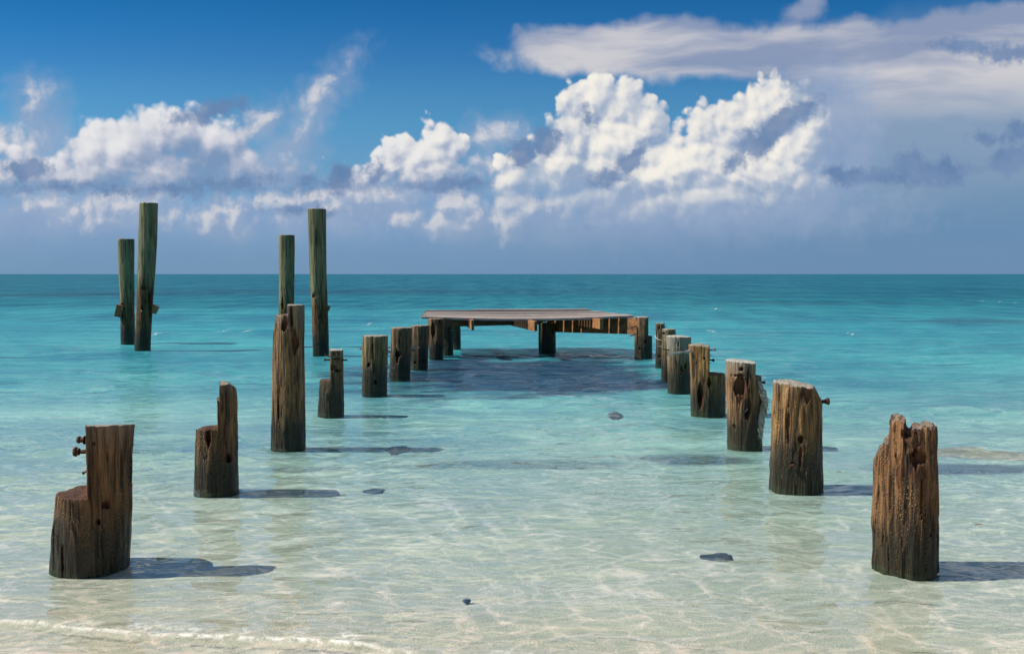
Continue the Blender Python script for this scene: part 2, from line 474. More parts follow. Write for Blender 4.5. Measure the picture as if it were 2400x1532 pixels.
def wood(name, dark=(0.05, 0.030, 0.016), light=(0.27, 0.165, 0.08), top=0.7, grey=0.5, orange=0.25, wet=0.16, specks=0.5, green=0.0, tarz=None):
    """weathered piling wood; heights in metres above the waterline (object z)"""
    m, N = new_mat(name)
    ob = N.n('ShaderNodeTexCoord').outputs['Object']
    z = N.n('ShaderNodeSeparateXYZ', {0: ob}).outputs[2]
    wv = N.vm('ADD', ob, N.vm('SCALE', N.noise(ob, 3.0, 2, color=True), scale=0.03))
    g1 = N.noise(N.scalevec(wv, (16, 16, 1.1)), 1.0, 5, 0.62)
    g2 = N.noise(N.scalevec(wv, (75, 75, 3.0)), 1.0, 3, 0.6)
    big = N.noise(ob, 3.2, 4, 0.6)
    c = N.mix(N.rng(N.m('ADD', g1, N.m('MULTIPLY', N.m('SUBTRACT', g2, 0.5), 0.9)), 0.34, 0.70), (*[t * 0.72 for t in dark], 1), (light[0] * 1.12, light[1] * 1.04, light[2] * 0.94, 1))
    c = N.mix(N.m('MULTIPLY', N.rng(N.noise(N.scalevec(wv, (7, 7, 1.6)), 1.0, 4, 0.65), 0.50, 0.64), 0.55), c, N.mix(1.0, c, (0.42, 0.36, 0.32, 1), 'MULTIPLY'))
    c = N.mix(N.m('MULTIPLY', N.rng(big, 0.52, 0.68), orange), c, (0.26, 0.085, 0.022, 1))
    gz = N.m('ADD', z, N.m('MULTIPLY_ADD', g1, 0.35, -0.17))
    c = N.mix(N.m('MULTIPLY', N.rng(gz, top - 0.22, top + 0.05), grey), c, N.mix(g2, (0.13, 0.115, 0.09, 1), (0.40, 0.36, 0.29, 1)))
    if green:
        gg = N.mix(N.rng(g1, 0.3, 0.7), (0.065, 0.070, 0.032, 1), (0.27, 0.26, 0.14, 1))
        c = N.mix(N.m('MULTIPLY', N.rng(N.m('ADD', z, N.m('MULTIPLY_ADD', g1, 0.9, -0.45)), green - 0.3, green + 0.3), 0.93), c, gg)
    crk = N.rng(N.noise(N.scalevec(wv, (30, 30, 1.3)), 1.0, 2, 0.5), 0.36, 0.30)
    c = N.mix(N.m('MULTIPLY', crk, 0.8), c, (0.012, 0.007, 0.004, 1))
    # worm casts and barnacles
    vor = N.n('ShaderNodeTexVoronoi', {'Vector': N.scalevec(wv, (1, 1, 0.7)), 'Scale': 95.0, 'Randomness': 1.0}).outputs['Distance']
    band = N.m('MULTIPLY', N.rng(z, 0.02, 0.14), N.rng(z, top * 0.9, top * 0.35))
    pm = N.m('MULTIPLY', N.m('MULTIPLY', N.rng(vor, 0.42, 0.2), N.rng(N.noise(N.scalevec(ob, (1, 1, 0.6)), 9, 4, 0.65), 0.45, 0.60)), N.m('MULTIPLY', band, specks))
    c = N.mix(pm, c, (0.40, 0.28, 0.15, 1))
    nz = N.n('ShaderNodeSeparateXYZ', {0: N.n('ShaderNodeNewGeometry').outputs['Normal']}).outputs[2]
    c = N.mix(N.m('MULTIPLY', N.m('MULTIPLY', N.rng(nz, 0.35, 0.8), N.rng(N.m('ADD', gz, 0.05), top * 0.8 - 0.15, top * 0.8)), min(1.0, grey * 1.3)), c, N.mix(big, (0.26, 0.24, 0.20, 1), (0.60, 0.57, 0.51, 1)))
    # wet foot of the piling
    wz = N.m('ADD', z, N.m('MULTIPLY_ADD', N.noise(ob, 9, 3), 0.16, -0.08))
    wt = N.rng(wz, wet * 1.8, wet * 0.45)
    c = N.mix(N.m('MULTIPLY', wt, 0.88), c, (0.020, 0.019, 0.010, 1))
    c = N.mix(N.m('MULTIPLY', N.rng(N.m('ADD', z, N.m('MULTIPLY', N.m('SUBTRACT', big, 0.5), 0.05)), 0.012, -0.012), 0.85), c, N.mix(g1, (0.022, 0.030, 0.014, 1), (0.060, 0.072, 0.034, 1)))   # water's green tint below the waterline, put into the wood colour
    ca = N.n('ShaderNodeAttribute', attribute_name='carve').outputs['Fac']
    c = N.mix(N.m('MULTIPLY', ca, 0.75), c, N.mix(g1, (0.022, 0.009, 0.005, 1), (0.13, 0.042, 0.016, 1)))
    hgt = N.m('ADD', N.m('ADD', N.m('MULTIPLY', g1, 0.7), N.m('MULTIPLY', g2, 0.55)), N.m('MULTIPLY', pm, 0.7))
    hgt = N.m('ADD', hgt, N.m('MULTIPLY', N.noise(ob, 60, 3, 0.6), 0.25))
    hgt = N.m('SUBTRACT', hgt, N.m('MULTIPLY', crk, 0.5))
    bp = N.n('ShaderNodeBump', {'Height': hgt, 'Strength': 1.0, 'Distance': 0.028}).outputs[0]
    rgh = N.m('SUBTRACT', 0.82, N.m('MULTIPLY', wt, 0.42))
    bs = N.n('ShaderNodeBsdfPrincipled', {'Base Color': c, 'Roughness': rgh, 'Normal': bp, 'Specular IOR Level': 0.35})
    N.n('ShaderNodeOutputMaterial', {'Surface': bs.outputs[0]})
    return m


def plain(name, c0, c1, rough=0.7, metal=0.0, scale=30, stretch=(1, 1, 1), bump=0.004, vary=0.0):
    m, N = new_mat(name)
    ob = N.scalevec(N.n('ShaderNodeTexCoord').outputs['Object'], stretch)
    g = N.noise(ob, scale, 5, 0.62)
    g2 = N.noise(ob, scale * 0.2, 3, 0.6)
    c = N.mix(N.rng(N.m('ADD', N.m('MULTIPLY', g, 0.6), N.m('MULTIPLY', g2, 0.4)), 0.34, 0.66), (*c0, 1), (*c1, 1))
    if vary:
        rd = N.n('ShaderNodeObjectInfo').outputs['Random']
        c = N.mix(1.0, c, N.mix(rd, (1 - vary, 1 - vary, 1 - vary, 1), (1 + vary * 0.5, 1 + vary * 0.45, 1 + vary * 0.4, 1)), 'MULTIPLY')
    bp = N.n('ShaderNodeBump', {'Height': g, 'Strength': 0.8, 'Distance': bump}).outputs[0]
    bs = N.n('ShaderNodeBsdfPrincipled', {'Base Color': c, 'Roughness': rough, 'Metallic': metal, 'Normal': bp})
    N.n('ShaderNodeOutputMaterial', {'Surface': bs.outputs[0]})
    return m


M_RUST = plain('rusty_iron', (0.022, 0.010, 0.006), (0.10, 0.038, 0.016), 0.75, 0.2, 80)
M_STEEL = plain('dull_steel', (0.22, 0.20, 0.18), (0.50, 0.48, 0.45), 0.42, 0.8, 60)
M_ROPE = plain('old_rope', (0.24, 0.195, 0.14), (0.62, 0.55, 0.44), 0.9, 0, 60)
M_STRING = plain('white_twine', (0.5, 0.48, 0.42), (0.72, 0.70, 0.64), 0.8, 0, 60)
M_PLANK = plain('grey_plank', (0.19, 0.155, 0.140), (0.52, 0.45, 0.41), 0.75, 0, 9, (0.5, 6, 6), 0.006, vary=0.6)
M_JOIST = plain('brown_joist', (0.12, 0.045, 0.014), (0.42, 0.19, 0.065), 0.7, 0, 8, (1, 1, 1), 0.004)
M_BEAM = plain('treated_beam', (0.12, 0.085, 0.045), (0.26, 0.20, 0.11), 0.75, 0, 7, (0.6, 0.6, 5), 0.004)
M_STONE = plain('dark_stone', (0.022, 0.032, 0.040), (0.085, 0.105, 0.11), 0.8, 0, 14, (1, 1, 1), 0.02)
M_REEF = plain('pale_beach_rock', (0.20, 0.21, 0.165), (0.42, 0.41, 0.33), 0.85, 0, 6, (1, 1, 1), 0.03)
M_LEAF = plain('dead_leaf', (0.16, 0.08, 0.02), (0.36, 0.20, 0.05), 0.6, 0, 20)


# ------------------------------------------------------------------ seabed and beach
def bed_z(X, Y):
    d = Y + 0.04 * X + 0.15 * np.sin(X * 0.7)
    z = np.interp(d, [-60, -5, 0, 2.6, 3.6, 5.0, 6.5, 9, 14, 20, 40, 100, 400, 12000],
                  [4, 0.55, 0.22, 0.025, -0.012, -0.09, -0.19, -0.40, -0.80, -1.25, -2.4, -5.0, -9, -14])
    return z


def bed_s(X, Y):
    """the bed as it stands in the scene: a grazing look through water shows it raised to a fraction of its depth"""
    z = bed_z(X, Y)
    zs = -np.interp(-z, [0, 0.012, 0.09, 0.19, 0.40, 0.80, 1.25, 2.4, 5, 14], [0, 0.016, 0.034, 0.041, 0.054, 0.066, 0.085, 0.13, 0.5, 3.0])
    return np.where(z < 0, zs, z)


def sand_relief(X, Y):
    w = fbm2(X * 1.1, Y * 1.1, 5, 3)
    rip = np.sin(Y * 26 + 5.0 * w + X * 2.0) * 0.003
    far = np.clip((Y - 14) / 4, 0, 1) * np.clip((70 - Y) / 30, 0, 1)
    return rip + 0.008 * w * np.clip(Y / 6, 0.25, 1.0) * np.interp(Y, [5, 8], [1, 0.4]) + far * 0.022 * fbm2(X * 1.4, Y * 0.9, 15, 2)


def grid(xs, ys):
    X, Y = np.meshgrid(xs, ys)
    nx, ny = len(xs), len(ys)
    i = np.arange(nx * ny).reshape(ny, nx)
    f = np.stack([i[:-1, :-1], i[:-1, 1:], i[1:, 1:], i[1:, :-1]], -1).reshape(-1, 4)
    return X.ravel(), Y.ravel(), f


ms, N = new_mat('seabed')
ob = N.n('ShaderNodeTexCoord').outputs['Object']
dep = N.n('ShaderNodeAttribute', attribute_name='depth').outputs['Fac']
dark_bed = N.n('ShaderNodeAttribute', attribute_name='dark_bed').outputs['Fac']
s1 = N.noise(ob, 1.3, 4, 0.6)
s2 = N.noise(ob, 90, 3, 0.7)
s3 = N.noise(N.scalevec(ob, (5, 14, 1)), 1.0, 4, 0.6)
c = N.mix(s1, (0.64, 0.555, 0.46, 1), (0.74, 0.665, 0.57, 1))
c = N.mix(N.m('MULTIPLY', N.rng(dep, 0.09, 0.015), 0.85), c, N.mix(s1, (0.70, 0.55, 0.42, 1), (0.78, 0.64, 0.51, 1)))
c = N.mix(N.rng(s2, 0.60, 0.75), c, (0.45, 0.31, 0.20, 1))
c = N.mix(N.m('MULTIPLY', N.rng(s3, 0.55, 0.75), 0.14), c, (0.52, 0.40, 0.27, 1))
# colour of the water standing over the sand, by its depth
n3 = N.noise(N.scalevec(ob, (0.5, 1, 1)), 0.55, 4, 0.6)
n4 = N.noise(N.scalevec(ob, (0.35, 1, 1)), 0.07, 4, 0.6)
dn = N.m('MULTIPLY_ADD', N.m('SUBTRACT', n4, 0.5), N.m('MULTIPLY', dep, 0.7), dep)
body = N.ramp(N.rng(dn, 0.0, 6.0, smooth=False),
              [(0.0, (0.36, 0.54, 0.48, 1)), (0.05, (0.165, 0.49, 0.465, 1)), (0.14, (0.050, 0.41, 0.44, 1)), (0.30, (0.024, 0.335, 0.39, 1)),
               (0.50, (0.006, 0.215, 0.27, 1)), (0.8, (0.003, 0.155, 0.215, 1)), (0.97, (0.003, 0.155, 0.225, 1))])
body = N.mix(N.rng(n3, 0.35, 0.7, 0.0, 0.4), body, N.mix(1.0, body, (0.75, 0.86, 0.95, 1), 'MULTIPLY'))
opac = N.m('SUBTRACT', 1.0, N.m('POWER', 2.718, N.m('MULTIPLY', dep, -2.9)))
c = N.mix(opac, c, body)
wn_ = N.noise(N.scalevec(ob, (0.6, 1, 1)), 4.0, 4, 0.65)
c = N.mix(N.m('MULTIPLY', dark_bed, 0.95), c, N.mix(N.rng(wn_, 0.3, 0.7), (0.004, 0.025, 0.068, 1), (0.014, 0.072, 0.14, 1)))
bp = N.n('ShaderNodeBump', {'Height': N.m('ADD', s2, N.m('MULTIPLY', s3, 2.0)), 'Strength': 0.7, 'Distance': 0.012}).outputs[0]
bs = N.n('ShaderNodeBsdfPrincipled', {'Base Color': c, 'Roughness': 0.85, 'Normal': bp, 'Specular IOR Level': 0.2})
N.n('ShaderNodeOutputMaterial', {'Surface': bs.outputs[0]})

# ------------------------------------------------------------------ sea
m, N = new_mat('sea_water')
ob = N.n('ShaderNodeTexCoord').outputs['Object']
sep = N.n('ShaderNodeSeparateXYZ', {0: ob}).outputs
foam = N.n('ShaderNodeAttribute', attribute_name='foam').outputs['Fac']
pb = N.scalevec(ob, (0.62, 1.0, 1.0))
rdg = lambda v: N.m('MULTIPLY', N.m('ABSOLUTE', N.m('SUBTRACT', v, 0.5)), -2.0)       # crisp little crests
n1 = N.noise(pb, 3.0, 2, 0.45, 0.4)
n2 = N.noise(pb, 11.0, 2, 0.5, 0.4)
n3 = N.noise(N.scalevec(ob, (0.5, 1, 1)), 0.55, 3, 0.55)
hgt = N.m('ADD', N.m('MULTIPLY', N.m('ADD', n1, N.m('MULTIPLY', rdg(n1), 0.45)), N.rng(sep[1], 4, 16, 0.030, 0.125)),
          N.m('MULTIPLY', N.m('ADD', N.m('MULTIPLY', n2, 0.5), N.m('MULTIPLY', rdg(n2), 0.5)), N.rng(sep[1], 4, 12, 0.0105, 0.025)))
hgt = N.m('ADD', hgt, N.m('MULTIPLY', n3, N.rng(sep[1], 5, 30, 0.035, 0.25)))
bmp = N.n('ShaderNodeBump', {'Height': hgt, 'Strength': 0.85, 'Distance': 1.0}).outputs[0]
# light bent by the ripples: the surface lets through more here, less there
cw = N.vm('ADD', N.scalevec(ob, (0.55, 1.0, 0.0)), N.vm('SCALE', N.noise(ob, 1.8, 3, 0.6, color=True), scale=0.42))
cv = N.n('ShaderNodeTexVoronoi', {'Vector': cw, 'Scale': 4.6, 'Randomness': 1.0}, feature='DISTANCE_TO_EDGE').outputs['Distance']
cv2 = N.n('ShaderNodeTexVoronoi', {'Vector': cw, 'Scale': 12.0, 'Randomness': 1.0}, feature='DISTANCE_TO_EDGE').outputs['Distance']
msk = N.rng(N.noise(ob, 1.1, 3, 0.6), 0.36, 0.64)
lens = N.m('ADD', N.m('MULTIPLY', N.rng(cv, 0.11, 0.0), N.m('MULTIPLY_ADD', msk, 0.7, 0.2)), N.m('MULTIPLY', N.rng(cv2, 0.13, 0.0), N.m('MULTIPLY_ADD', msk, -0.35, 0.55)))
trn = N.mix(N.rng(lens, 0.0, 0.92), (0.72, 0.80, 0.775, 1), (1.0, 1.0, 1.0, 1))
nr = N.noise(N.scalevec(ob, (0.45, 1.0, 1.0)), 5.0, 4, 0.65, 0.8)
nr2 = N.noise(N.scalevec(ob, (0.3, 1.0, 1.0)), 0.9, 4, 0.6, 0.6)
nr3 = N.noise(N.scalevec(ob, (0.2, 1.0, 1.0)), 0.16, 4, 0.65)
nr4 = N.noise(N.scalevec(ob, (1.0, 0.22, 1.0)), 0.8, 3, 0.7)
nr5 = N.noise(N.scalevec(ob, (1.0, 0.10, 1.0)), 0.25, 3, 0.7)
rp = N.m('ADD', N.m('ADD', N.m('MULTIPLY', nr, 0.9), N.m('MULTIPLY', nr2, 0.9)), N.m('MULTIPLY', nr3, 1.0))
rp = N.m('ADD', rp, N.m('MULTIPLY', N.m('SUBTRACT', nr4, 0.5), N.rng(sep[1], 14, 50, 0.0, 1.5)))
rp = N.m('ADD', rp, N.m('MULTIPLY', N.m('SUBTRACT', nr5, 0.5), N.rng(sep[1], 40, 150, 0.0, 1.5)))
trf = N.mix(N.rng(rp, 1.12, 1.62, smooth=False), (0.45, 0.60, 0.71, 1), (1.0, 1.0, 0.96, 1))
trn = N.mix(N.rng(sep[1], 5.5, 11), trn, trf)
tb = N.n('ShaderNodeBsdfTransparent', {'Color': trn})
gl = N.n('ShaderNodeBsdfGlossy', {'Color': (1, 1, 1, 1), 'Roughness': 0.05, 'Normal': bmp})
cs = N.m('MAXIMUM', N.m('ABSOLUTE', N.vm('DOT_PRODUCT', N.n('ShaderNodeNewGeometry').outputs['Incoming'], bmp)), 0.06)
fr = N.m('MULTIPLY_ADD', N.m('POWER', N.m('SUBTRACT', 1.0, cs), 5.0), 0.98, 0.02)
fr = N.m('MULTIPLY', N.m('MINIMUM', fr, 0.55), N.m('MULTIPLY', N.rng(sep[1], 6, 17, 1.0, 0.48), N.rng(sep[1], 18, 60, 1.0, 0.35)))
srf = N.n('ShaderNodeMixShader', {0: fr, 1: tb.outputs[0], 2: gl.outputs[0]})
fo = N.n('ShaderNodeBsdfDiffuse', {'Color': (0.85, 0.83, 0.78, 1)})
fm = N.m('MULTIPLY', foam, N.rng(N.noise(ob, 30, 5, 0.65), 0.40, 0.60))
srf = N.n('ShaderNodeMixShader', {0: fm, 1: srf.outputs[0], 2: fo.outputs[0]})
N.n('ShaderNodeOutputMaterial', {'Surface': srf.outputs[0]})
M_SEA = m

rows = list(np.linspace(0.05, 2.35, 36)) + [2.4]
while rows[-1] < 30000:
    d = rows[-1]
    rows.append(d + max(0.011, d * d * 0.00058 if d < 60 else d * 0.035))
rows = np.array(rows)
ang = np.concatenate([np.linspace(-86, -36, 60)[:-1], np.linspace(-36, 36, 620), np.linspace(36, 86, 60)[1:]])
A, D = np.meshgrid(np.radians(ang), rows)
DD = D / np.maximum(np.cos(A), 0.25)
DD = D * (0.25 + 0.75 / np.maximum(np.cos(np.clip(A, -R(70), R(70))), 0.2))
X, Y = (DD * np.sin(A)).ravel(), (DD * np.cos(A)).ravel()
i = np.arange(X.size).reshape(A.shape)
f = np.stack([i[:-1, :-1], i[:-1, 1:], i[1:, 1:], i[1:, :-1]], -1).reshape(-1, 4)
sp = np.maximum(0.011, np.minimum(D.ravel() ** 2 * 0.00058, D.ravel() * 0.035))
depth = np.maximum(-bed_z(X, Y), 0.0)
rw = np.random.RandomState(3)
Z = np.zeros_like(X)
grp = 0.65 + 0.5 * fbm2(X * 0.35, Y * 0.5, 31, 2)
wx, wy = X + 0.12 * fbm2(X * 0.9, Y * 0.9, 41, 2), Y + 0.12 * fbm2(X * 0.9, Y * 0.9, 51, 2)
for lam in np.geomspace(0.11, 3.0, 44):
    th = rw.normal(0, 0.55)
    kx, ky = math.sin(th) * 2 * math.pi / lam, math.cos(th) * 2 * math.pi / lam
    ph = rw.uniform(0, 6.28)
    a = 0.0057 * lam ** 0.76 * rw.uniform(0.6, 1.3)
    fade = np.clip((lam / sp - 2.5) / 3.0, 0, 1)
    Z += a * fade * np.sin(kx * wx + ky * wy + ph) * grp
shal = np.clip(depth / 0.30, 0.30, 1)
Z *= shal * np.clip((D.ravel() - 1.9) / 0.8, 0, 1)
Z += np.interp(D.ravel(), [0, 1.9, 2.5], [-0.05, -0.03, 0])          # the sheet dives under the beach
# the small wave running up the sand
lp = [(-900, 1410), (0, 1462), (250, 1484), (500, 1502), (760, 1515), (1000, 1545), (1400, 1585), (2400, 1640), (3400, 1690)]
lw = np.array([ground(*p) for p in lp])
yl = np.interp(X, lw[:, 0], lw[:, 1]) + 0.03 * fbm2(X * 1.6, X * 0 + 3.3, 61, 3)
dl = Y - yl
crest = np.where(dl > 0, np.exp(-(dl / 0.16) ** 2), np.exp(-(dl / 0.030) ** 2))
near = (np.abs(X) < 8)
Z += np.where(near, 0.020 * crest * (0.8 + 0.4 * fbm2(X * 3, Y * 0.5, 71, 2)), 0)
foamv = np.exp(-((dl + 0.012) / 0.010) ** 2) * near * np.clip(1.0 + 0.35 * fbm2(X * 2.0, Y * 2, 81, 2), 0, 1.3)
foamv = np.clip(foamv * 0.75, 0, 0.75)
foamv += 0.45 * np.exp(-((dl - 0.05) / 0.06) ** 2) * near * np.clip(0.2 + fbm2(X * 9, Y * 9, 82, 3), 0, 1)
foamv += 0.30 * np.exp(-((dl + 0.11) / 0.05) ** 2) * near * np.clip(fbm2(X * 5, Y * 9, 83, 3), 0, 1)
# dark patches in the bed's colour, showing through the water
darkv = np.zeros_like(X)
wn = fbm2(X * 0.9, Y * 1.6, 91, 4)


def dark_patch(px, py, rx, ry, amt=1.0, soft=0.5, rag=0.55):
    global darkv
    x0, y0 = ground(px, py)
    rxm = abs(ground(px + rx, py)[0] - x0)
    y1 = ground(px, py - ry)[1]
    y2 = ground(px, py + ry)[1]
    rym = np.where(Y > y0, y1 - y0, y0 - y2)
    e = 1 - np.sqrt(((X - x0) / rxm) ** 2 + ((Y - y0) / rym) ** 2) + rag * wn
    darkv = np.maximum(darkv, amt * np.clip(e / soft, 0, 1))


dark_patch(1220, 872, 470, 50, 1.0, 0.35, 0.3)
dark_patch(1300, 868, 330, 38, 1.0, 0.3, 0.2)
dark_patch(1380, 835, 170, 16, 0.9)
dark_patch(830, 870, 110, 30, 0.6)
dark_patch(1150, 1076, 360, 10, 0.45)
dark_patch(1600, 1064, 130, 13, 0.7)
dark_patch(2290, 1085, 240, 10, 0.85)
dark_patch(720, 1085, 150, 9, 0.4)
dark_patch(2250, 745, 260, 8, 0.5)
dark_patch(1900, 700, 420, 6, 0.4)
dark_patch(800, 672, 700, 6, 0.4)
dark_patch(150, 680, 300, 6, 0.5)
for _ in range(9):                                          # a few tiny whitecaps
    gx_, gy_ = ground(rw.uniform(0, 2400), rw.uniform(652, 800))
    k_ = gy_ * 0.0006
    foamv = np.maximum(foamv, 1.0 * np.exp(-((X - gx_) / (k_ * rw.uniform(1, 2.4))) ** 2 - ((Y - gy_) / (sp * 1.1 + 0.02)) ** 2))
zb_ = bed_s(X, Y) + sand_relief(X, Y) * np.clip(1.5 - Y / 60, 0, 1)
Z = np.where(Y > 4.2, np.maximum(Z, zb_ + 0.010), Z)      # no trough lays the bed bare
me = mesh_np('sea', np.stack([X, Y, Z], 1), f, M_SEA)
attr(me, 'foam', foamv)
tag(link('sea', me), kind='structure')
# the bed under it, on the same fan of points carried on up the sand
me = mesh_np('seabed', np.stack([X, Y, zb_], 1), f, ms)
attr(me, 'depth', depth)
attr(me, 'dark_bed', darkv)
tag(link('seabed', me), kind='structure')
xs = np.concatenate([[-9000, -2000, -400, -100, -40, -15], np.linspace(-9, 9, 90), [15, 40, 100, 400, 2000, 9000]])
XB, YB_, fb = grid(xs, np.array([-80, -30, -12, -6, -3, -1, 0, 0.4]))
tag(link('beach', mesh_np('beach', np.stack([XB, YB_, bed_z(XB, YB_) - 0.004], 1), fb, ms)), kind='structure')


# ------------------------------------------------------------------ pilings
def piling(name, label, base_y, prof, mat, top_ops=(), ops=(), seed=1, rough=1.0, topfn=None, back=0.0, cat='piling', group='wooden pilings of the ruined pier', vox=None, depth=None):
    """prof: [(py, x_left, x_right), ...] silhouette from the waterline upwards, in photograph pixels.
    ops: ('notch', x0, x1, py_floor) | ('hole', px, py, rx, ry, rdepth[, sink]) | ('lump', px, py, rx, ry, rdepth[, sink]).
    topfn(xpx) gives the pixel height of the top at that x."""
    prof = sorted(prof, reverse=True)
    pw = (prof[0][2] - prof[0][1]) / 2
    Yf = ground((prof[0][1] + prof[0][2]) / 2, base_y)[1]
    rad = pw * Yf / F
    Yc = Yf + rad if depth is None else depth
    s = Yc / F
    x0, _ = plane((prof[0][1] + prof[0][2]) / 2, base_y, Yc)
    zs, cxs, rs = [], [], []
    for (py, xl, xr) in prof:
        a, z = plane(xl, py, Yc)
        b, _ = plane(xr, py, Yc)
        zs.append(z)
        cxs.append((a + b) / 2 - x0)
        rs.append((b - a) / 2)
    zb = float(bed_s(np.array([x0]), np.array([Yc]))[0]) - 0.2
    zs = [zb - 0.1] + zs
    cxs = [cxs[0]] + cxs
    rs = [rs[0]] + rs
    ztop = zs[-1]
    hv = vox or max(0.0046, 0.62 * s * 2.34)
    ext = max(rs) + max(abs(c) for c in cxs) + 0.06
    gx = np.arange(-ext, ext + hv, hv)
    gy = np.arange(-max(rs) - 0.06, max(rs) + 0.06 + hv, hv)
    zmax = ztop + 0.09
    gz = np.arange(max(zb, -1.2) - 2 * hv, zmax, hv)
    Xg, Yg, Zg = np.meshgrid(gx, gy, gz, indexing='ij')
    cxg = np.interp(gz, zs, cxs)[None, None, :]
    rg = np.interp(gz, zs, rs)[None, None, :]
    rr = np.sqrt((Xg - cxg) ** 2 + Yg ** 2)
    d = rr - rg
    band = np.abs(d) < 0.05
    xb, yb, zb_ = Xg[band], Yg[band], Zg[band]
    n1 = vnoise(xb * 9 + 50, yb * 9, zb_ * 1.0, seed)
    n2 = vnoise(xb * 34, yb * 34, zb_ * 2.2, seed + 1)
    n3 = vnoise(xb * 85, yb * 85, zb_ * 6.0, seed + 2)
    n4 = vnoise(xb * 22, yb * 22, zb_ * 14, seed + 3)
    d[band] += rough * (0.009 * n1 + 0.0045 * n2 + 0.0035 * n3 + 0.003 * n4) + rough * 0.055 * np.maximum(0.10 - np.abs(n2), 0)
    Xe = (Xg + x0) * Yc / (Yc + Yg) - x0                  # cuts run along the line of sight
    # top
    if topfn is None:
        tz = ztop + 0.004 * vnoise(Xg[:, :, 0] * 30, Yg[:, :, 0] * 30, Yg[:, :, 0] * 0, seed + 5)
    else:
        xpx = np.linspace(-ext, ext, 80)
        cpx = (prof[0][1] + prof[0][2]) / 2
        zz = np.array([plane(cpx, topfn(cpx + t / s), Yc)[1] for t in xpx])
        tz = np.interp(Xe[:, :, 0], xpx, zz) + rough * 0.005 * vnoise(Xg[:, :, 0] * 34, Yg[:, :, 0] * 34, Yg[:, :, 0] * 0, seed + 5)
    tz = tz - back * np.maximum(Yg[:, :, 0] + rs[-1], 0)               # the cut falls away from the shore
    d = np.maximum(d, Zg - tz[:, :, None])
    # soften the top rim
    rim = np.minimum(-(rr - rg), tz[:, :, None] - Zg)
    d = np.where((rim > 0) & (rim < 0.02), np.maximum(d, 0.006 * rough - ((rg - rr) + (tz[:, :, None] - Zg)) * 0.7), d)
    dbase = d.copy()
    dc = np.full_like(d, -9.0)
    for op in ops:
        if op[0] == 'back':                                   # upper part split down to a slab
            zf = plane(prof[0][1], op[1], Yc)[1]
            q = np.maximum(op[2] * s - Yg, zf - Zg) + 0.006 * vnoise(Xg * 20, Yg * 20, Zg * 6, seed + 8)
            d = np.where(-q > d, -q, d)
            k = -q
        elif op[0] == 'notch':
            a, zf = plane(op[1], op[3], Yc)
            b, _ = plane(op[2], op[3], Yc)
            a, b = a - x0, b - x0
            q = np.maximum(np.maximum(a - Xe, Xe - b), zf - Zg)
            q = q + 0.007 * rough * vnoise(Xg * 22, Yg * 22, Zg * 14, seed + 9)
            d = np.where(-q > d, -q, d)
            k = -q
        else:
            _, px, py, rx, ry, rd = op[:6]
            sink = op[6] if len(op) > 6 else 0
            xc, zc = plane(px, py, Yc)
            xc -= x0
            cz = float(np.interp(zc, zs, cxs))
            rz = float(np.interp(zc, zs, rs))
            for _ in range(4):
                yc = -math.sqrt(max(rz * rz - (xc - cz) ** 2, 0))
                xc, zc = plane(px, py, Yc + yc)
                xc -= x0
            yc += sink * s
            xc, zc = plane(px, py, Yc + yc)
            xc -= x0
            ex, ey, ez = (Xg - xc) / (rx * s), (Yg - yc) / (rd * s), (Zg - zc) / (ry * s)
            q0 = np.sqrt(ex ** 2 + ey ** 2 + (ez ** 2 if op[0] == 'lump' or ry < 1.6 * rx else 0)) - 1
            if not (op[0] == 'lump' or ry < 1.6 * rx):
                q0 = q0 + np.abs(ez) ** 1.5                  # long rot holes run out to a point
            m_ = min(rx, ry, rd) * s
            q = q0 * m_
            bnd = np.abs(q) < 0.04
            q[bnd] += min(0.012, (0.55 if ry >= 1.6 * rx else 0.85) * m_) * (vnoise(Xg[bnd] * 0.7 / m_, Yg[bnd] * 0.7 / m_, Zg[bnd] * 0.28 / m_, seed + 11) + 0.6 * vnoise(Xg[bnd] * 60, Yg[bnd] * 60, Zg[bnd] * 12, seed + 12))
            if op[0] == 'lump':
                d = np.minimum(d, q)
                continue
            d = np.maximum(d, -q)
            k = -q
        dc = np.maximum(dc, k)
    d = np.maximum(d, (gz[1] - Zg))
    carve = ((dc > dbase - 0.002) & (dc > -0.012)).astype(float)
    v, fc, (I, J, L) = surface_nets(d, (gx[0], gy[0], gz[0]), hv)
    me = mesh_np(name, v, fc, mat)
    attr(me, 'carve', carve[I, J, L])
    o = link(name, me, None, (x0, Yc, 0))
    tag(o, label, cat, group)
    return o, (x0, Yc, s)


def bolt(info, parent, a, b, rad=4.0, head=None, nut=None, mat=None, dy=0.0, dy2=None, name='bolt'):
    """a, b: photograph pixels of inner and outer end; head/nut as (fraction, radius, length) in pixels"""
    x0, Yc, s = info
    mat = mat or M_RUST
    dy2 = dy if dy2 is None else dy2
    p = [plane(a[0], a[1], Yc + dy * s), plane(b[0], b[1], Yc + dy2 * s)]
    A_ = Vector((p[0][0] - x0, dy * s, p[0][1]))
    B_ = Vector((p[1][0] - x0, dy2 * s, p[1][1]))
    pm = PM()
    pm.tube([A_, B_], rad * s, 10)
    L_ = (B_ - A_)
    if head:
        r_, l_ = head
        u = L_.normalized()
        pm.tube([B_ - u * l_ * s, B_ - u * l_ * s * 0.45, B_ - u * l_ * s * 0.4, B_], [r_ * s * 0.72, r_ * s * 0.72, r_ * s, r_ * s * 0.9], 8)
    if nut:
        t, r_, l_ = nut
        u = L_.normalized()
        c = A_ + L_ * t
        pm.tube([c - u * l_ * s / 2, c + u * l_ * s / 2], r_ * s, 6)
        pm.tube([c - u * l_ * s * 0.72, c - u * l_ * s * 0.5], r_ * s * 1.5, 12)
    return pm.build(name, mat, parent, smooth=False)


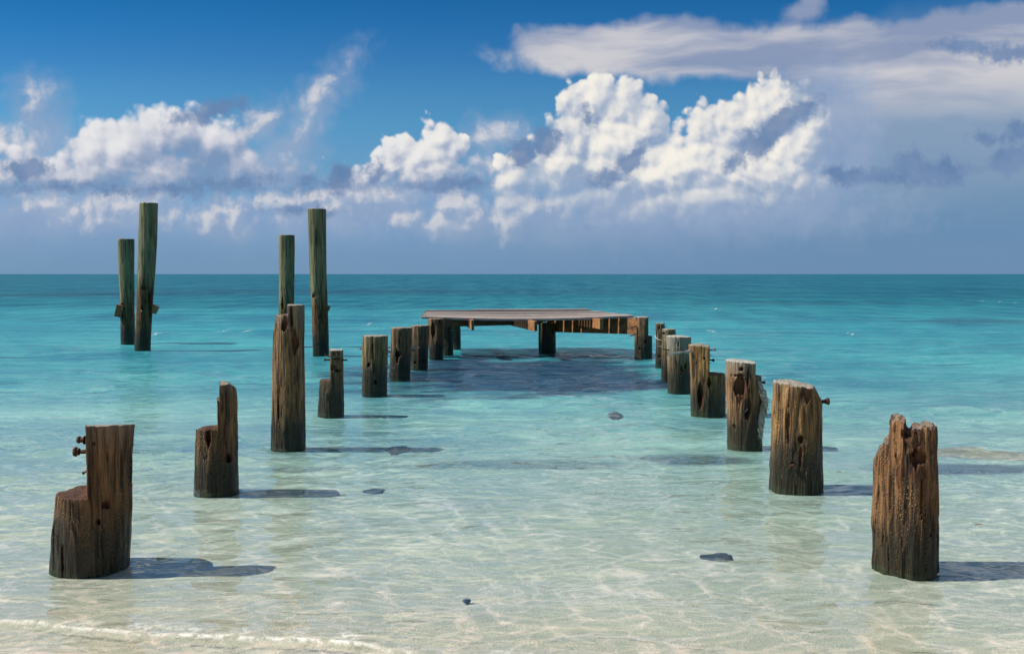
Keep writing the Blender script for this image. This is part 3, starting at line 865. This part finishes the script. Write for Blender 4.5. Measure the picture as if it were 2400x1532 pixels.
# ---- row on the side of the tall poles
o, i_ = piling('piling', 'thick piling cut to half width above a low ledge, bolts out of its side', 1340,
               [(1338, 128, 300), (1250, 131, 303), (1165, 138, 306), (1135, 141, 307), (982, 146, 312)],
               wood('wood_a', dark=(0.034, 0.020, 0.011), light=(0.20, 0.115, 0.052), top=0.78, grey=0.35, orange=0.28, wet=0.2, specks=0.8), seed=11,
               topfn=lambda x: 986 - (x - 205) * 0.03, back=0.13,
               ops=[('notch', 60, 205, 1152), ('back', 1140, 12), ('hole', 246, 1185, 9, 9, 10), ('hole', 228, 1222, 5, 6, 12), ('hole', 218, 1040, 4, 7, 8), ('hole', 290, 1050, 5, 4, 8), ('hole', 146, 1320, 3, 45, 14)])
bolt(i_, o, (225, 1032), (182, 1030), 4.5, head=(9, 12), nut=(0.72, 7, 7), dy=-20)
bolt(i_, o, (225, 1058), (174, 1058), 5, head=(12, 12), dy=-20)
bolt(i_, o, (212, 1098), (194, 1109), 2, head=(4, 4), dy=-30, name='nail')

o, i_ = piling('piling', 'brown piling with rounded low shoulder, a long split and a slim upright stub', 1153,
               [(1151, 455, 557), (1075, 458, 556), (1010, 461, 554), (935, 462, 554), (895, 464, 551)],
               wood('wood_b', dark=(0.042, 0.024, 0.012), light=(0.22, 0.13, 0.06), top=0.8, grey=0.3, orange=0.25, wet=0.2, specks=0.8), seed=23,
               topfn=lambda x: 897 + max(0, x - 540) * 0.7,
               ops=[('notch', 400, 511, 1001), ('notch', 400, 515, 934), ('hole', 488, 1028, 7, 42, 30), ('hole', 533, 1074, 7, 9, 16), ('hole', 459, 1000, 12, 9, 60)])

o, i_ = piling('piling', 'tall rough brown piling with a split crown and a black burnt hollow near its top', 1047,
               [(1045, 637, 714), (950, 638, 713), (860, 638, 712), (780, 640, 711), (745, 644, 711), (714, 649, 711)],
               wood('wood_c', dark=(0.055, 0.035, 0.018), light=(0.30, 0.19, 0.09), top=1.15, grey=0.45, orange=0.3, wet=0.22, specks=1.0), seed=31,
               topfn=lambda x: 714,
               ops=[('notch', 600, 674, 737), ('hole', 640, 738, 10, 20, 60), ('hole', 690, 800, 8, 30, 16), ('hole', 666, 762, 6, 30, 9), ('hole', 682, 745, 3, 40, 10), ('hole', 652, 960, 3, 60, 8)])

o, i_ = piling('piling', 'short piling with a mossy low shoulder and a narrow neck pierced by long rusty nails', 968,
               [(966, 746, 806), (900, 750, 805), (880, 752, 805), (818, 754, 804)],
               wood('wood_d', dark=(0.05, 0.032, 0.018), light=(0.23, 0.15, 0.08), top=0.75, grey=0.8, orange=0.5, wet=0.26, specks=0.6), seed=37,
               topfn=lambda x: 819,
               ops=[('notch', 700, 774, 889), ('hole', 788, 869, 10, 4, 14), ('hole', 780, 862, 7, 8, 10), ('hole', 783, 826, 2, 9, 8), ('hole', 792, 826, 2, 9, 8), ('hole', 790, 841, 16, 2.5, 8)])
bolt(i_, o, (776, 836), (761, 831), 1.8, head=(3.5, 3), dy=-6, name='nail')
bolt(i_, o, (776, 843), (760, 843), 1.8, head=(3.5, 3), dy=-6, name='nail')
bolt(i_, o, (800, 843), (814, 844), 1.8, dy=-6, name='nail')

o, i_ = piling('piling', 'sound flat-topped round piling with steel bolt heads, next to the nail-pierced one', 920,
               [(918, 848, 907), (850, 849, 908), (787, 850, 909)],
               wood('wood_e', dark=(0.055, 0.042, 0.020), light=(0.29, 0.20, 0.095), top=0.78, grey=0.4, orange=0.15, wet=0.3, specks=0.5), seed=41,
               topfn=lambda x: 786, ops=[('hole', 865, 855, 4, 6, 10), ('hole', 880, 895, 3, 6, 8), ('hole', 874, 830, 1.2, 60, 6)])
bolt(i_, o, (858, 819), (843, 817), 1.2, head=(3.2, 3.5), mat=M_STEEL)
bolt(i_, o, (856, 838), (849, 837), 1.2, head=(3.2, 3.5), mat=M_STEEL)
bolt(i_, o, (900, 824), (924, 825), 1.3, nut=(0.55, 3, 5), mat=M_STEEL, dy=-12)
bolt(i_, o, (900, 856), (925, 863), 1.3, head=(2.5, 3), mat=M_STEEL, dy=-12)

o, i_ = piling('piling', 'flat-topped piling with a dark vertical rot slot, a bolt crossing to its neighbour', 884,
               [(882, 913, 961), (830, 915, 963), (768, 917, 965)],
               wood('wood_f', dark=(0.045, 0.032, 0.018), light=(0.26, 0.165, 0.085), top=0.8, grey=0.3, orange=0.3, wet=0.28, specks=0.5), seed=43,
               topfn=lambda x: 767, ops=[('hole', 931, 835, 4, 18, 12), ('hole', 937, 830, 4, 6, 10), ('hole', 938, 790, 1.2, 24, 8)])
bolt(i_, o, (955, 813), (984, 815), 1.1, nut=(0.6, 2.4, 4), mat=M_STEEL, dy=-10)

o, i_ = piling('piling', 'flat-topped piling with small holes above the water, half hidden behind the slotted one', 858,
               [(856, 962, 1003), (800, 963, 1005), (762, 964, 1007)],
               wood('wood_g', dark=(0.045, 0.034, 0.020), light=(0.25, 0.165, 0.09), top=0.72, grey=0.3, orange=0.2, wet=0.28, specks=0.6), seed=47,
               topfn=lambda x: 762, ops=[('hole', 973, 850, 4, 4, 8), ('hole', 991, 845, 3, 6, 8), ('hole', 969, 822, 2, 3, 6)])

o, i_ = piling('piling', 'split piling with an orange-brown gash holding up the deck corner nearest the tall poles', 835,
               [(833, 1005, 1040), (790, 1004, 1041), (745, 1003, 1041)],
               wood('wood_h', dark=(0.05, 0.028, 0.015), light=(0.29, 0.17, 0.08), top=0.75, grey=0.2, orange=0.5, wet=0.22, specks=0.5), seed=53,
               topfn=lambda x: 746, ops=[('hole', 1015, 776, 5, 22, 7), ('hole', 1020, 810, 2.5, 3, 6), ('hole', 1030, 752, 3, 10, 8)])
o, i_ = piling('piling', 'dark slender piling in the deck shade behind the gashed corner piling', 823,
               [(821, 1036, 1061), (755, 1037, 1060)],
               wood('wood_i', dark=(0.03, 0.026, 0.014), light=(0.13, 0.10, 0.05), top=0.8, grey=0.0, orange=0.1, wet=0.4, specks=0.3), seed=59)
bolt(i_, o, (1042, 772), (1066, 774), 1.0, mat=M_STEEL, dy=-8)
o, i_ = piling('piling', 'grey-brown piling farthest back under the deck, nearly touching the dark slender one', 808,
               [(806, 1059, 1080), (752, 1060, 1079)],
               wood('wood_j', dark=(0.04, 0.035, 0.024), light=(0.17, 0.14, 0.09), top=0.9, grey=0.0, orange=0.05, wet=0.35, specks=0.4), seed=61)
o, i_ = piling('piling', 'mossy round piling standing alone under the middle of the deck', 820,
               [(818, 1262, 1302), (756, 1262, 1302)],
               wood('wood_k', dark=(0.04, 0.036, 0.012), light=(0.18, 0.155, 0.05), top=0.9, grey=0.0, orange=0.1, wet=0.4, specks=0.4), seed=67, ops=[('hole', 1295, 780, 2.5, 4, 6)])

# ---- row on the open side
o, i_ = piling('piling', 'brown piling with a lower step, under the deck corner far from the tall poles', 832,
               [(830, 1487, 1528), (790, 1487, 1528), (742, 1488, 1528)],
               wood('wood_l', dark=(0.05, 0.030, 0.016), light=(0.25, 0.16, 0.08), top=0.75, grey=0.45, orange=0.3, wet=0.26, specks=0.7), seed=71,
               topfn=lambda x: 742, ops=[('notch', 1519, 1560, 787), ('hole', 1499, 818, 2, 4, 6), ('hole', 1512, 800, 2, 5, 6), ('hole', 1492, 758, 2, 16, 6)])
bolt(i_, o, (1492, 764), (1478, 768), 1.3, mat=M_RUST, dy=-14, name='nail')
bolt(i_, o, (1491, 783), (1476, 787), 1.3, mat=M_RUST, dy=-14, name='nail')

o_str, i_str = piling('piling', 'slim grey-brown piling with a loop of pale twine round its neck', 853,
                      [(851, 1535, 1559), (800, 1537, 1559), (757, 1537, 1558)],
                      wood('wood_m', dark=(0.05, 0.042, 0.024), light=(0.22, 0.17, 0.10), top=0.75, grey=0.35, orange=0.1, wet=0.24, specks=0.4), seed=73,
                      topfn=lambda x: 757, ops=[('hole', 1545, 836, 2, 4, 6), ('hole', 1545, 768, 2, 8, 5)])
bolt(i_str, o_str, (1552, 771), (1563, 764), 0.7, mat=M_RUST, dy=-8, name='nail')
bolt(i_str, o_str, (1538, 812), (1562, 811), 1.2, nut=(0.5, 2.2, 3.5), mat=M_STEEL, dy=-14)

o, i_ = piling('piling', 'slim olive piling with knot hole under its rim, between twine-looped and grey-topped pilings', 885,
               [(883, 1549, 1586), (830, 1550, 1584), (770, 1551, 1583)],
               wood('wood_n', dark=(0.055, 0.05, 0.024), light=(0.23, 0.20, 0.10), top=0.75, grey=0.4, orange=0.1, wet=0.2, specks=0.4), seed=79,
               topfn=lambda x: 770 + abs(x - 1567) * 0.06, ops=[('hole', 1556, 782, 4, 3, 5)])

o, i_ = piling('piling', 'broad piling with bleached grey upper half and small bent nails in its face', 913,
               [(911, 1566, 1619), (850, 1564, 1619), (787, 1561, 1619)],
               wood('wood_o', dark=(0.06, 0.045, 0.028), light=(0.28, 0.20, 0.11), top=0.55, grey=0.9, orange=0.35, wet=0.24, specks=0.5), seed=83,
               topfn=lambda x: 786 + (x - 1562) * 0.05, ops=[('hole', 1597, 870, 3, 14, 8), ('hole', 1606, 858, 3, 7, 8), ('hole', 1590, 812, 1.2, 20, 5), ('hole', 1563, 830, 4, 10, 12)])
bolt(i_, o, (1568, 820), (1553, 818), 1.6, mat=M_RUST, dy=-14, name='nail')
bolt(i_, o, (1587, 873), (1600, 873), 0.9, mat=M_RUST, dy=-29, name='nail')

o, i_ = piling('piling', 'ochre piling with long steel bolt through its head and a step on its shaded side', 967,
               [(965, 1620, 1698), (900, 1619, 1698), (860, 1617, 1697), (808, 1614, 1694)],
               wood('wood_p', dark=(0.075, 0.045, 0.018), light=(0.36, 0.22, 0.085), top=0.9, grey=0.35, orange=0.3, wet=0.22, specks=0.6), seed=89,
               topfn=lambda x: 807 + max(0, x - 1640) * 0.22,
               ops=[('notch', 1662, 1760, 875), ('hole', 1642, 928, 9, 34, 16), ('hole', 1662, 897, 5, 14, 14), ('hole', 1651, 840, 2, 5, 6)])
bolt(i_, o, (1625, 822), (1570, 828), 1.9, mat=M_STEEL, nut=(0.25, 4.2, 6), dy=-20)
bolt(i_, o, (1655, 822), (1677, 818), 1.8, head=(4.6, 4), mat=M_STEEL, dy=-5)
bolt(i_, o, (1660, 843), (1674, 844), 1.6, head=(4, 6), mat=M_RUST, dy=-5)
bolt(i_, o, (1660, 833), (1667, 833), 0.8, head=(1.6, 2), mat=M_RUST, dy=-5, name='nail')
bolt(i_, o, (1660, 852), (1666, 849), 0.8, mat=M_RUST, dy=-5, name='nail')

o_rope, i_rope = piling('piling', 'rotten hollowed piling with a pale weathered cap and a frayed rope on its shaded side', 1044,
                        [(1042, 1706, 1786), (960, 1703, 1786), (890, 1701, 1784), (843, 1701, 1780)],
                        wood('wood_q', dark=(0.05, 0.028, 0.014), light=(0.33, 0.20, 0.10), top=0.75, grey=0.8, orange=0.4, wet=0.2, specks=0.5), seed=97,
                        topfn=lambda x: 843 + max(0, x - 1712) * 0.10,
                        ops=[('notch', 1770, 1850, 880), ('hole', 1735, 915, 17, 40, 14), ('hole', 1752, 900, 5, 46, 16), ('hole', 1730, 880, 20, 3.5, 10), ('hole', 1755, 960, 7, 40, 16), ('hole', 1738, 865, 13, 6, 5), ('hole', 1722, 1000, 8, 8, 4),
                             ('lump', 1749, 905, 5, 46, 5, 3)])
bolt(i_rope, o_rope, (1752, 957), (1746, 965), 1.5, mat=M_STEEL, dy=-40, name='nail')
bolt(i_rope, o_rope, (1778, 895), (1793, 896), 2.2, head=(4, 5), mat=M_RUST, dy=-5)

o, i_ = piling('piling', 'ochre crumbling round-shouldered piling, one stout rusty bolt out of its shaded side', 1147,
               [(1145, 1805, 1923), (1040, 1808, 1923), (940, 1811, 1922), (893, 1812, 1920)],
               wood('wood_r', dark=(0.060, 0.036, 0.016), light=(0.33, 0.20, 0.085), top=0.85, grey=0.5, orange=0.2, wet=0.26, specks=0.9), seed=101, rough=1.3,
               topfn=lambda x: 893 + max(0, x - 1835) * 0.17 + max(0, x - 1903) * 1.3,
               ops=[('hole', 1874, 1028, 9, 13, 12), ('hole', 1862, 1090, 8, 5, 7), ('hole', 1848, 990, 3, 60, 5), ('hole', 1893, 925, 14, 26, 5), ('hole', 1877, 1060, 4, 30, 6)])
bolt(i_, o, (1910, 942), (1943, 940), 4.5, head=(9, 9), dy=-8)
bolt(i_, o, (1852, 1092), (1862, 1090), 4, dy=-60)

o, i_ = piling('piling', 'jagged red-brown piling with a splintered rotten crown, standing alone near the shore', 1342,
               [(1340, 2047, 2197), (1200, 2047, 2195), (1060, 2053, 2192), (1000, 2058, 2189), (975, 2060, 2187)],
               wood('wood_s', dark=(0.032, 0.018, 0.010), light=(0.23, 0.13, 0.06), top=0.9, grey=0.2, orange=0.5, wet=0.18, specks=0.9), seed=107, rough=1.5,
               topfn=lambda x: np.interp(x, [2030, 2050, 2053, 2062, 2065, 2077, 2080, 2092, 2113, 2118, 2126, 2131, 2150, 2154, 2187, 2200], [1085, 1066, 1050, 1046, 1034, 1030, 985, 978, 982, 1006, 1008, 994, 996, 990, 991, 991]),
               ops=[('hole', 2130, 1022, 12, 26, 26), ('hole', 2148, 1066, 9, 40, 22), ('hole', 2066, 1085, 6, 40, 8), ('hole', 2106, 1075, 5, 30, 10), ('hole', 2110, 1110, 6, 60, 9), ('hole', 2160, 1075, 15, 20, 20),
                     ('hole', 2122, 1200, 4, 110, 6), ('hole', 2160, 1170, 3, 90, 6), ('hole', 2085, 1150, 3, 70, 6),
                    ('lump', 2103, 990, 13, 26, 34, 50), ('lump', 2139, 1025, 6, 14, 7, 20), ('lump', 2128, 1045, 7, 16, 8, 14)])

# ---- four tall poles
GP = 'tall mooring poles beside the pier'
pw_ = dict(dark=(0.040, 0.026, 0.012), light=(0.20, 0.115, 0.045), grey=0.0, orange=0.55, wet=0.3, specks=0.3)


def block(info, parent, px, py, w, h, rot, dy, mat, dep=14):
    x0, Yc, s = info
    x, z = plane(px, py, Yc + dy * s)
    pm = PM()
    hw, hh, hd = w * s / 2, h * s / 2, dep * s / 2
    c, sn = math.cos(R(rot)), math.sin(R(rot))
    for yy_ in (-hd, hd):
        for (a, b) in ((-hw, -hh), (hw, -hh), (hw * 0.92, hh), (-hw, hh * 0.95)):
            pm.v.append(Vector((x - x0 + a * c - b * sn, dy * s + yy_, z + a * sn + b * c)))
    pm.f = [(0, 1, 2, 3), (7, 6, 5, 4), (0, 4, 5, 1), (1, 5, 6, 2), (2, 6, 7, 3), (3, 7, 4, 0)]
    return pm.build('brace_stub', mat, parent, bevel=0.008)


o, i_ = piling('mooring_pole', 'shorter of two paired green poles, a brown wood block nailed on its sunny side', 797,
               [(795, 284, 316), (720, 283, 314), (640, 279, 314), (560, 277, 314)],
               wood('pole_a', top=2.3, green=0.95, **pw_), seed=111, rough=0.8, cat='pole', group=GP, ops=[('hole', 287, 717, 5, 7, 8)])
block(i_, o, 281, 728, 17, 29, -14, -12, M_JOIST)
o, i_ = piling('mooring_pole', 'tallest green pole, leaning, dark knot hole halfway and rusty brown lower part', 813,
               [(811, 316, 352), (740, 320, 356), (640, 323, 363), (560, 325, 367), (476, 328, 369)],
               wood('pole_b', top=3.2, green=1.35, **pw_), seed=113, rough=0.8, cat='pole', group=GP, ops=[('hole', 337, 675, 5, 6, 6), ('hole', 333, 722, 2, 9, 5), ('hole', 350, 720, 3, 50, 6)])
block(i_, o, 362, 724, 15, 19, -28, 4, M_JOIST)
bolt(i_, o, (331, 729), (333, 729), 2.0, mat=M_STEEL, dy=-20)
o, i_ = piling('mooring_pole', 'straight green pole rising from behind the tall split-crowned piling', 805,
               [(803, 656, 690), (720, 654, 689), (640, 654, 690), (551, 653, 690)],
               wood('pole_c', top=2.6, green=0.95, **pw_), seed=117, rough=0.8, cat='pole', group=GP, ops=[('hole', 662, 712, 3, 18, 6)])
o, i_ = piling('mooring_pole', 'tall green pole, wider at its top, with orange rot above the water and one knot', 828,
               [(826, 733, 771), (740, 731, 769), (640, 726, 766), (560, 723, 765), (490, 721, 764)],
               wood('pole_d', top=3.0, green=1.10, **pw_), seed=119, rough=0.8, cat='pole', group=GP, ops=[('hole', 735, 694, 3.5, 5, 5), ('hole', 752, 740, 2, 20, 4)])
block(i_, o, 769, 722, 8, 12, -20, 8, M_BEAM)

# ------------------------------------------------------------------ rope and twine
x0, Yc, s = i_rope
pm = PM()
path = [(1776, 893), (1782, 905), (1788, 920), (1791, 940), (1788, 960), (1782, 980), (1780, 1000), (1776, 1020), (1770, 1045), (1768, 1056)]
cl = [Vector((plane(a, b, Yc - 28 * s)[0], Yc - 28 * s - 6 * s * math.sin(k * 0.5), plane(a, b, Yc - 28 * s)[1])) for k, (a, b) in enumerate(path)]


def along(t):
    t = t * (len(cl) - 1)
    k = min(int(t), len(cl) - 2)
    return cl[k].lerp(cl[k + 1], t - k)


for st in range(4):
    pts, rr_ = [], []
    for k in range(70):
        t = k / 69
        a = st * math.pi / 2 + t * 17
        w = (3.2 + 3.2 * t) * s * (1 + 0.25 * math.sin(k * 0.9 + st))
        pts.append(along(t) + Vector((math.cos(a) * w, math.sin(a) * w * 0.8, 0)))
        rr_.append((3.2 + 2.4 * t) * s * random.uniform(0.8, 1.15))
    pm.tube(pts, rr_, 7)
for k in range(150):
    t = random.random() ** 0.8
    p = along(t) + Vector((random.uniform(-8, 8) * s, random.uniform(-8, 6) * s, 0))
    q = p + Vector((random.uniform(-5, 6) * s, random.uniform(-5, 3) * s, -random.uniform(6, 26) * s))
    pm.tube([p, p.lerp(q, 0.5) + Vector((random.uniform(-3, 3) * s, -1 * s, 0)), q], [0.8 * s, 0.7 * s, 0.3 * s], 4)
o = pm.build('rope', M_ROPE, None, smooth=True)
tag(o, 'thick frayed grey-brown rope hanging down the hollowed piling into the water', 'rope')

x0, Yc, s = i_str
pm = PM()
pts = []
for k in range(25):
    a = math.pi * (1.0 + k / 24)
    x, z = plane(1548 + 12.2 * math.cos(a), 787 + 9 * math.sin(math.pi * k / 24), Yc)
    pts.append(Vector((x, Yc - abs(math.sin(a)) * 13 * s, z)))
pm.tube(pts, 0.9 * s, 5)
tag(pm.build('twine', M_STRING, None, smooth=True), 'thin pale twine looped round the slim piling neck', 'twine')

# ------------------------------------------------------------------ the remaining deck
deck = bpy.data.objects.new('pier_deck', None)
COL.objects.link(deck)
deck.location = (0.2, 19.8, 0.7)
tag(deck, 'leftover piece of pier deck, grey planks on brown joists above dark water', 'pier deck')
DL = Vector(deck.location)


def bar(name, p, q, w, h, mat, seg=1, sag=None, bevel=0.004):
    """box along p-q (top centre line), w wide, h tall, in world coordinates"""
    p, q = Vector(p), Vector(q)
    u = (q - p).normalized()
    sd_ = u.cross(Vector((0, 0, 1))).normalized()
    pm = PM()
    for k in range(seg + 1):
        t = k / seg
        c = p.lerp(q, t)
        if sag:
            c = c + Vector((0, 0, sag(c)))
        for (a, b) in ((-1, 0), (1, 0), (1, -1), (-1, -1)):
            pm.v.append(c + sd_ * a * w / 2 + Vector((0, 0, b * h)) - DL)
    for k in range(seg):
        for j in range(4):
            a, b = k * 4 + j, k * 4 + (j + 1) % 4
            pm.f.append((a, a + 4, b + 4, b))
    pm.f.append((0, 1, 2, 3))
    e = seg * 4
    pm.f.append((e + 3, e + 2, e + 1, e))
    o = pm.build(name, mat, deck, bevel=bevel)
    return o


YF, YB, NPL = 18.62, 21.35, 18
pitch_ = (YB - YF) / NPL


def sagf(c):
    t = (c.x + 1.75) / 4.0
    back = (c.y - YF) / (YB - YF)
    return -0.055 * math.sin(math.pi * min(max(t, 0), 1)) * (1 - back) + 0.018 * t


for k in range(NPL):
    y = YF + pitch_ * (k + 0.5)
    b = k / (NPL - 1)
    xl = -1.71 - 0.13 * b + random.uniform(-0.03, 0.03)
    xr = 2.27 - 0.52 * b + random.uniform(-0.035, 0.035)
    zt = 0.712 + random.uniform(-0.004, 0.004)
    if k == NPL - 1:
        xl, xr, zt = -0.82, 1.62, 0.745
    if k == NPL - 2:
        zt, xr = 0.735, 1.66
    dyk = random.uniform(-0.006, 0.006)
    bar('plank', (xl, y - dyk, zt), (xr, y + dyk, zt), pitch_ - 0.022, 0.042, M_PLANK, 14, sagf)


def pt(px, py, Yd):
    x, z = plane(px, py, Yd)
    return Vector((x, Yd, z))


def joist(near_px, near_top, near_bot, Yn, far_x, Yfar, w, mat, name='joist'):
    a = pt(near_px, near_top, Yn)
    hb = a.z - pt(near_px, near_bot, Yn).z
    bar(name, (a.x, a.y, a.z), (far_x, Yfar, 0.668), w, hb, mat)


joist(1108, 750, 774, 18.2, -1.05, 21.2, 0.055, M_JOIST)
joist(1256, 752.5, 776, 18.2, -0.34, 21.2, 0.055, M_JOIST)
joist(1410, 747, 771, 18.25, 0.86, 21.2, 0.07, M_JOIST)
bar('beam', (-1.55, 18.75, 0.655), (0.60, 20.12, 0.64), 0.09, 0.155, M_BEAM)
bar('beam', (2.46, 18.42, 0.682), (0.72, 20.02, 0.64), 0.085, 0.30, M_JOIST)
bar('beam', (-1.75, 20.9, 0.65), (1.5, 20.9, 0.66), 0.07, 0.16, M_BEAM)


# ------------------------------------------------------------------ stones, reef and drift on the bottom
def rock(name, label, px, py, w, dpt, hgt, mat, seed, top=-0.022, cat='stone', group=None):
    """a low stone whose top stays just under (top < 0) or above the water"""
    x, y = ground(px, py)
    n, mrow = 48, 22
    th = np.linspace(0, 2 * math.pi, n, endpoint=False)
    ph = np.linspace(-math.pi / 2, math.pi / 2, mrow)
    T, Pp = np.meshgrid(th, ph)
    sx, sy, sz = np.cos(T) * np.cos(Pp), np.sin(T) * np.cos(Pp), np.sin(Pp)
    k = 1 + 0.30 * vnoise(sx * 1.6 + seed, sy * 1.6, sz * 1.6, seed) + 0.16 * vnoise(sx * 4, sy * 4, sz * 4, seed + 1) + 0.07 * vnoise(sx * 9, sy * 9, sz * 9, seed + 2)
    zz = np.sign(sz) * np.abs(sz) ** 0.55 * hgt / 2 * (1 + 0.3 * (k - 1))
    v = np.stack([sx * k * w / 2, sy * k * dpt / 2, zz], -1).reshape(-1, 3)
    i = np.arange(mrow * n).reshape(mrow, n)
    f = np.stack([i[:-1], np.roll(i[:-1], -1, 1), np.roll(i[1:], -1, 1), i[1:]], -1).reshape(-1, 4)
    me = mesh_np(name, v, f, mat)
    return tag(link(name, me, None, (x, y, top - zz.max())), label, cat, group)


GS = 'dark stones under the clear water'
rock('submerged_stone', 'flat blackish stone under clear shallow water, close to the ochre crumbling piling', 1692, 1293, 0.24, 0.30, 0.10, M_STONE, 3, group=GS)
rock('submerged_stone', 'small grey-blue stone barely showing under the middle of the shallows', 880, 1136, 0.20, 0.20, 0.12, M_STONE, 5, -0.03, group=GS)
rock('submerged_stone', 'dark lumpy stone under turquoise water beside the tall split-crowned piling', 932, 1042, 0.22, 0.6, 0.2, M_STONE, 8, group=GS)
rock('submerged_stone', 'dark stone just under the ripples between the two rows, well short of the deck', 1442, 962, 0.25, 0.65, 0.3, M_STONE, 12, group=GS)
rock('beach_rock', 'wide pale beach rock just under water behind the jagged red-brown piling', 2310, 1052, 1.7, 0.95, 0.3, M_REEF, 21, -0.028, cat='rock')
rock('pebble', 'tiny dark pebble alone on the sand under a skin of water', 1094, 1399, 0.034, 0.03, 0.02, M_STONE, 31, -0.006, cat='pebble')


def leaf(label, px, py, L_, rot):
    x, y = ground(px, py, 0.012)
    pm = PM()
    for k in range(9):
        t = k / 8
        w = L_ * 0.16 * math.sin(math.pi * min(t * 0.96 + 0.02, 1)) + 0.0006
        a = R(rot)
        for sgn in (-1, 0, 1):
            lx, ly = (t - 0.5) * L_, sgn * w
            pm.v.append(Vector((lx * math.cos(a) - ly * math.sin(a), lx * math.sin(a) + ly * math.cos(a), 0.004 * abs(sgn) + 0.006 * math.sin(t * 3))))
    for k in range(8):
        for j in range(2):
            b = k * 3 + j
            pm.f.append((b, b + 1, b + 4, b + 3))
    o = pm.build('leaf', M_LEAF, None, smooth=True, loc=(x, y, 0.022))
    sm = o.modifiers.new('thick', 'SOLIDIFY')
    sm.thickness = 0.0012
    tag(o, label, 'leaf')


leaf('yellow-brown leaf afloat past the jagged red-brown piling', 2293, 1235, 0.045, 10)
leaf('tiny brown leaf afloat between the ochre crumbling and jagged pilings', 1966, 1110, 0.035, -5)
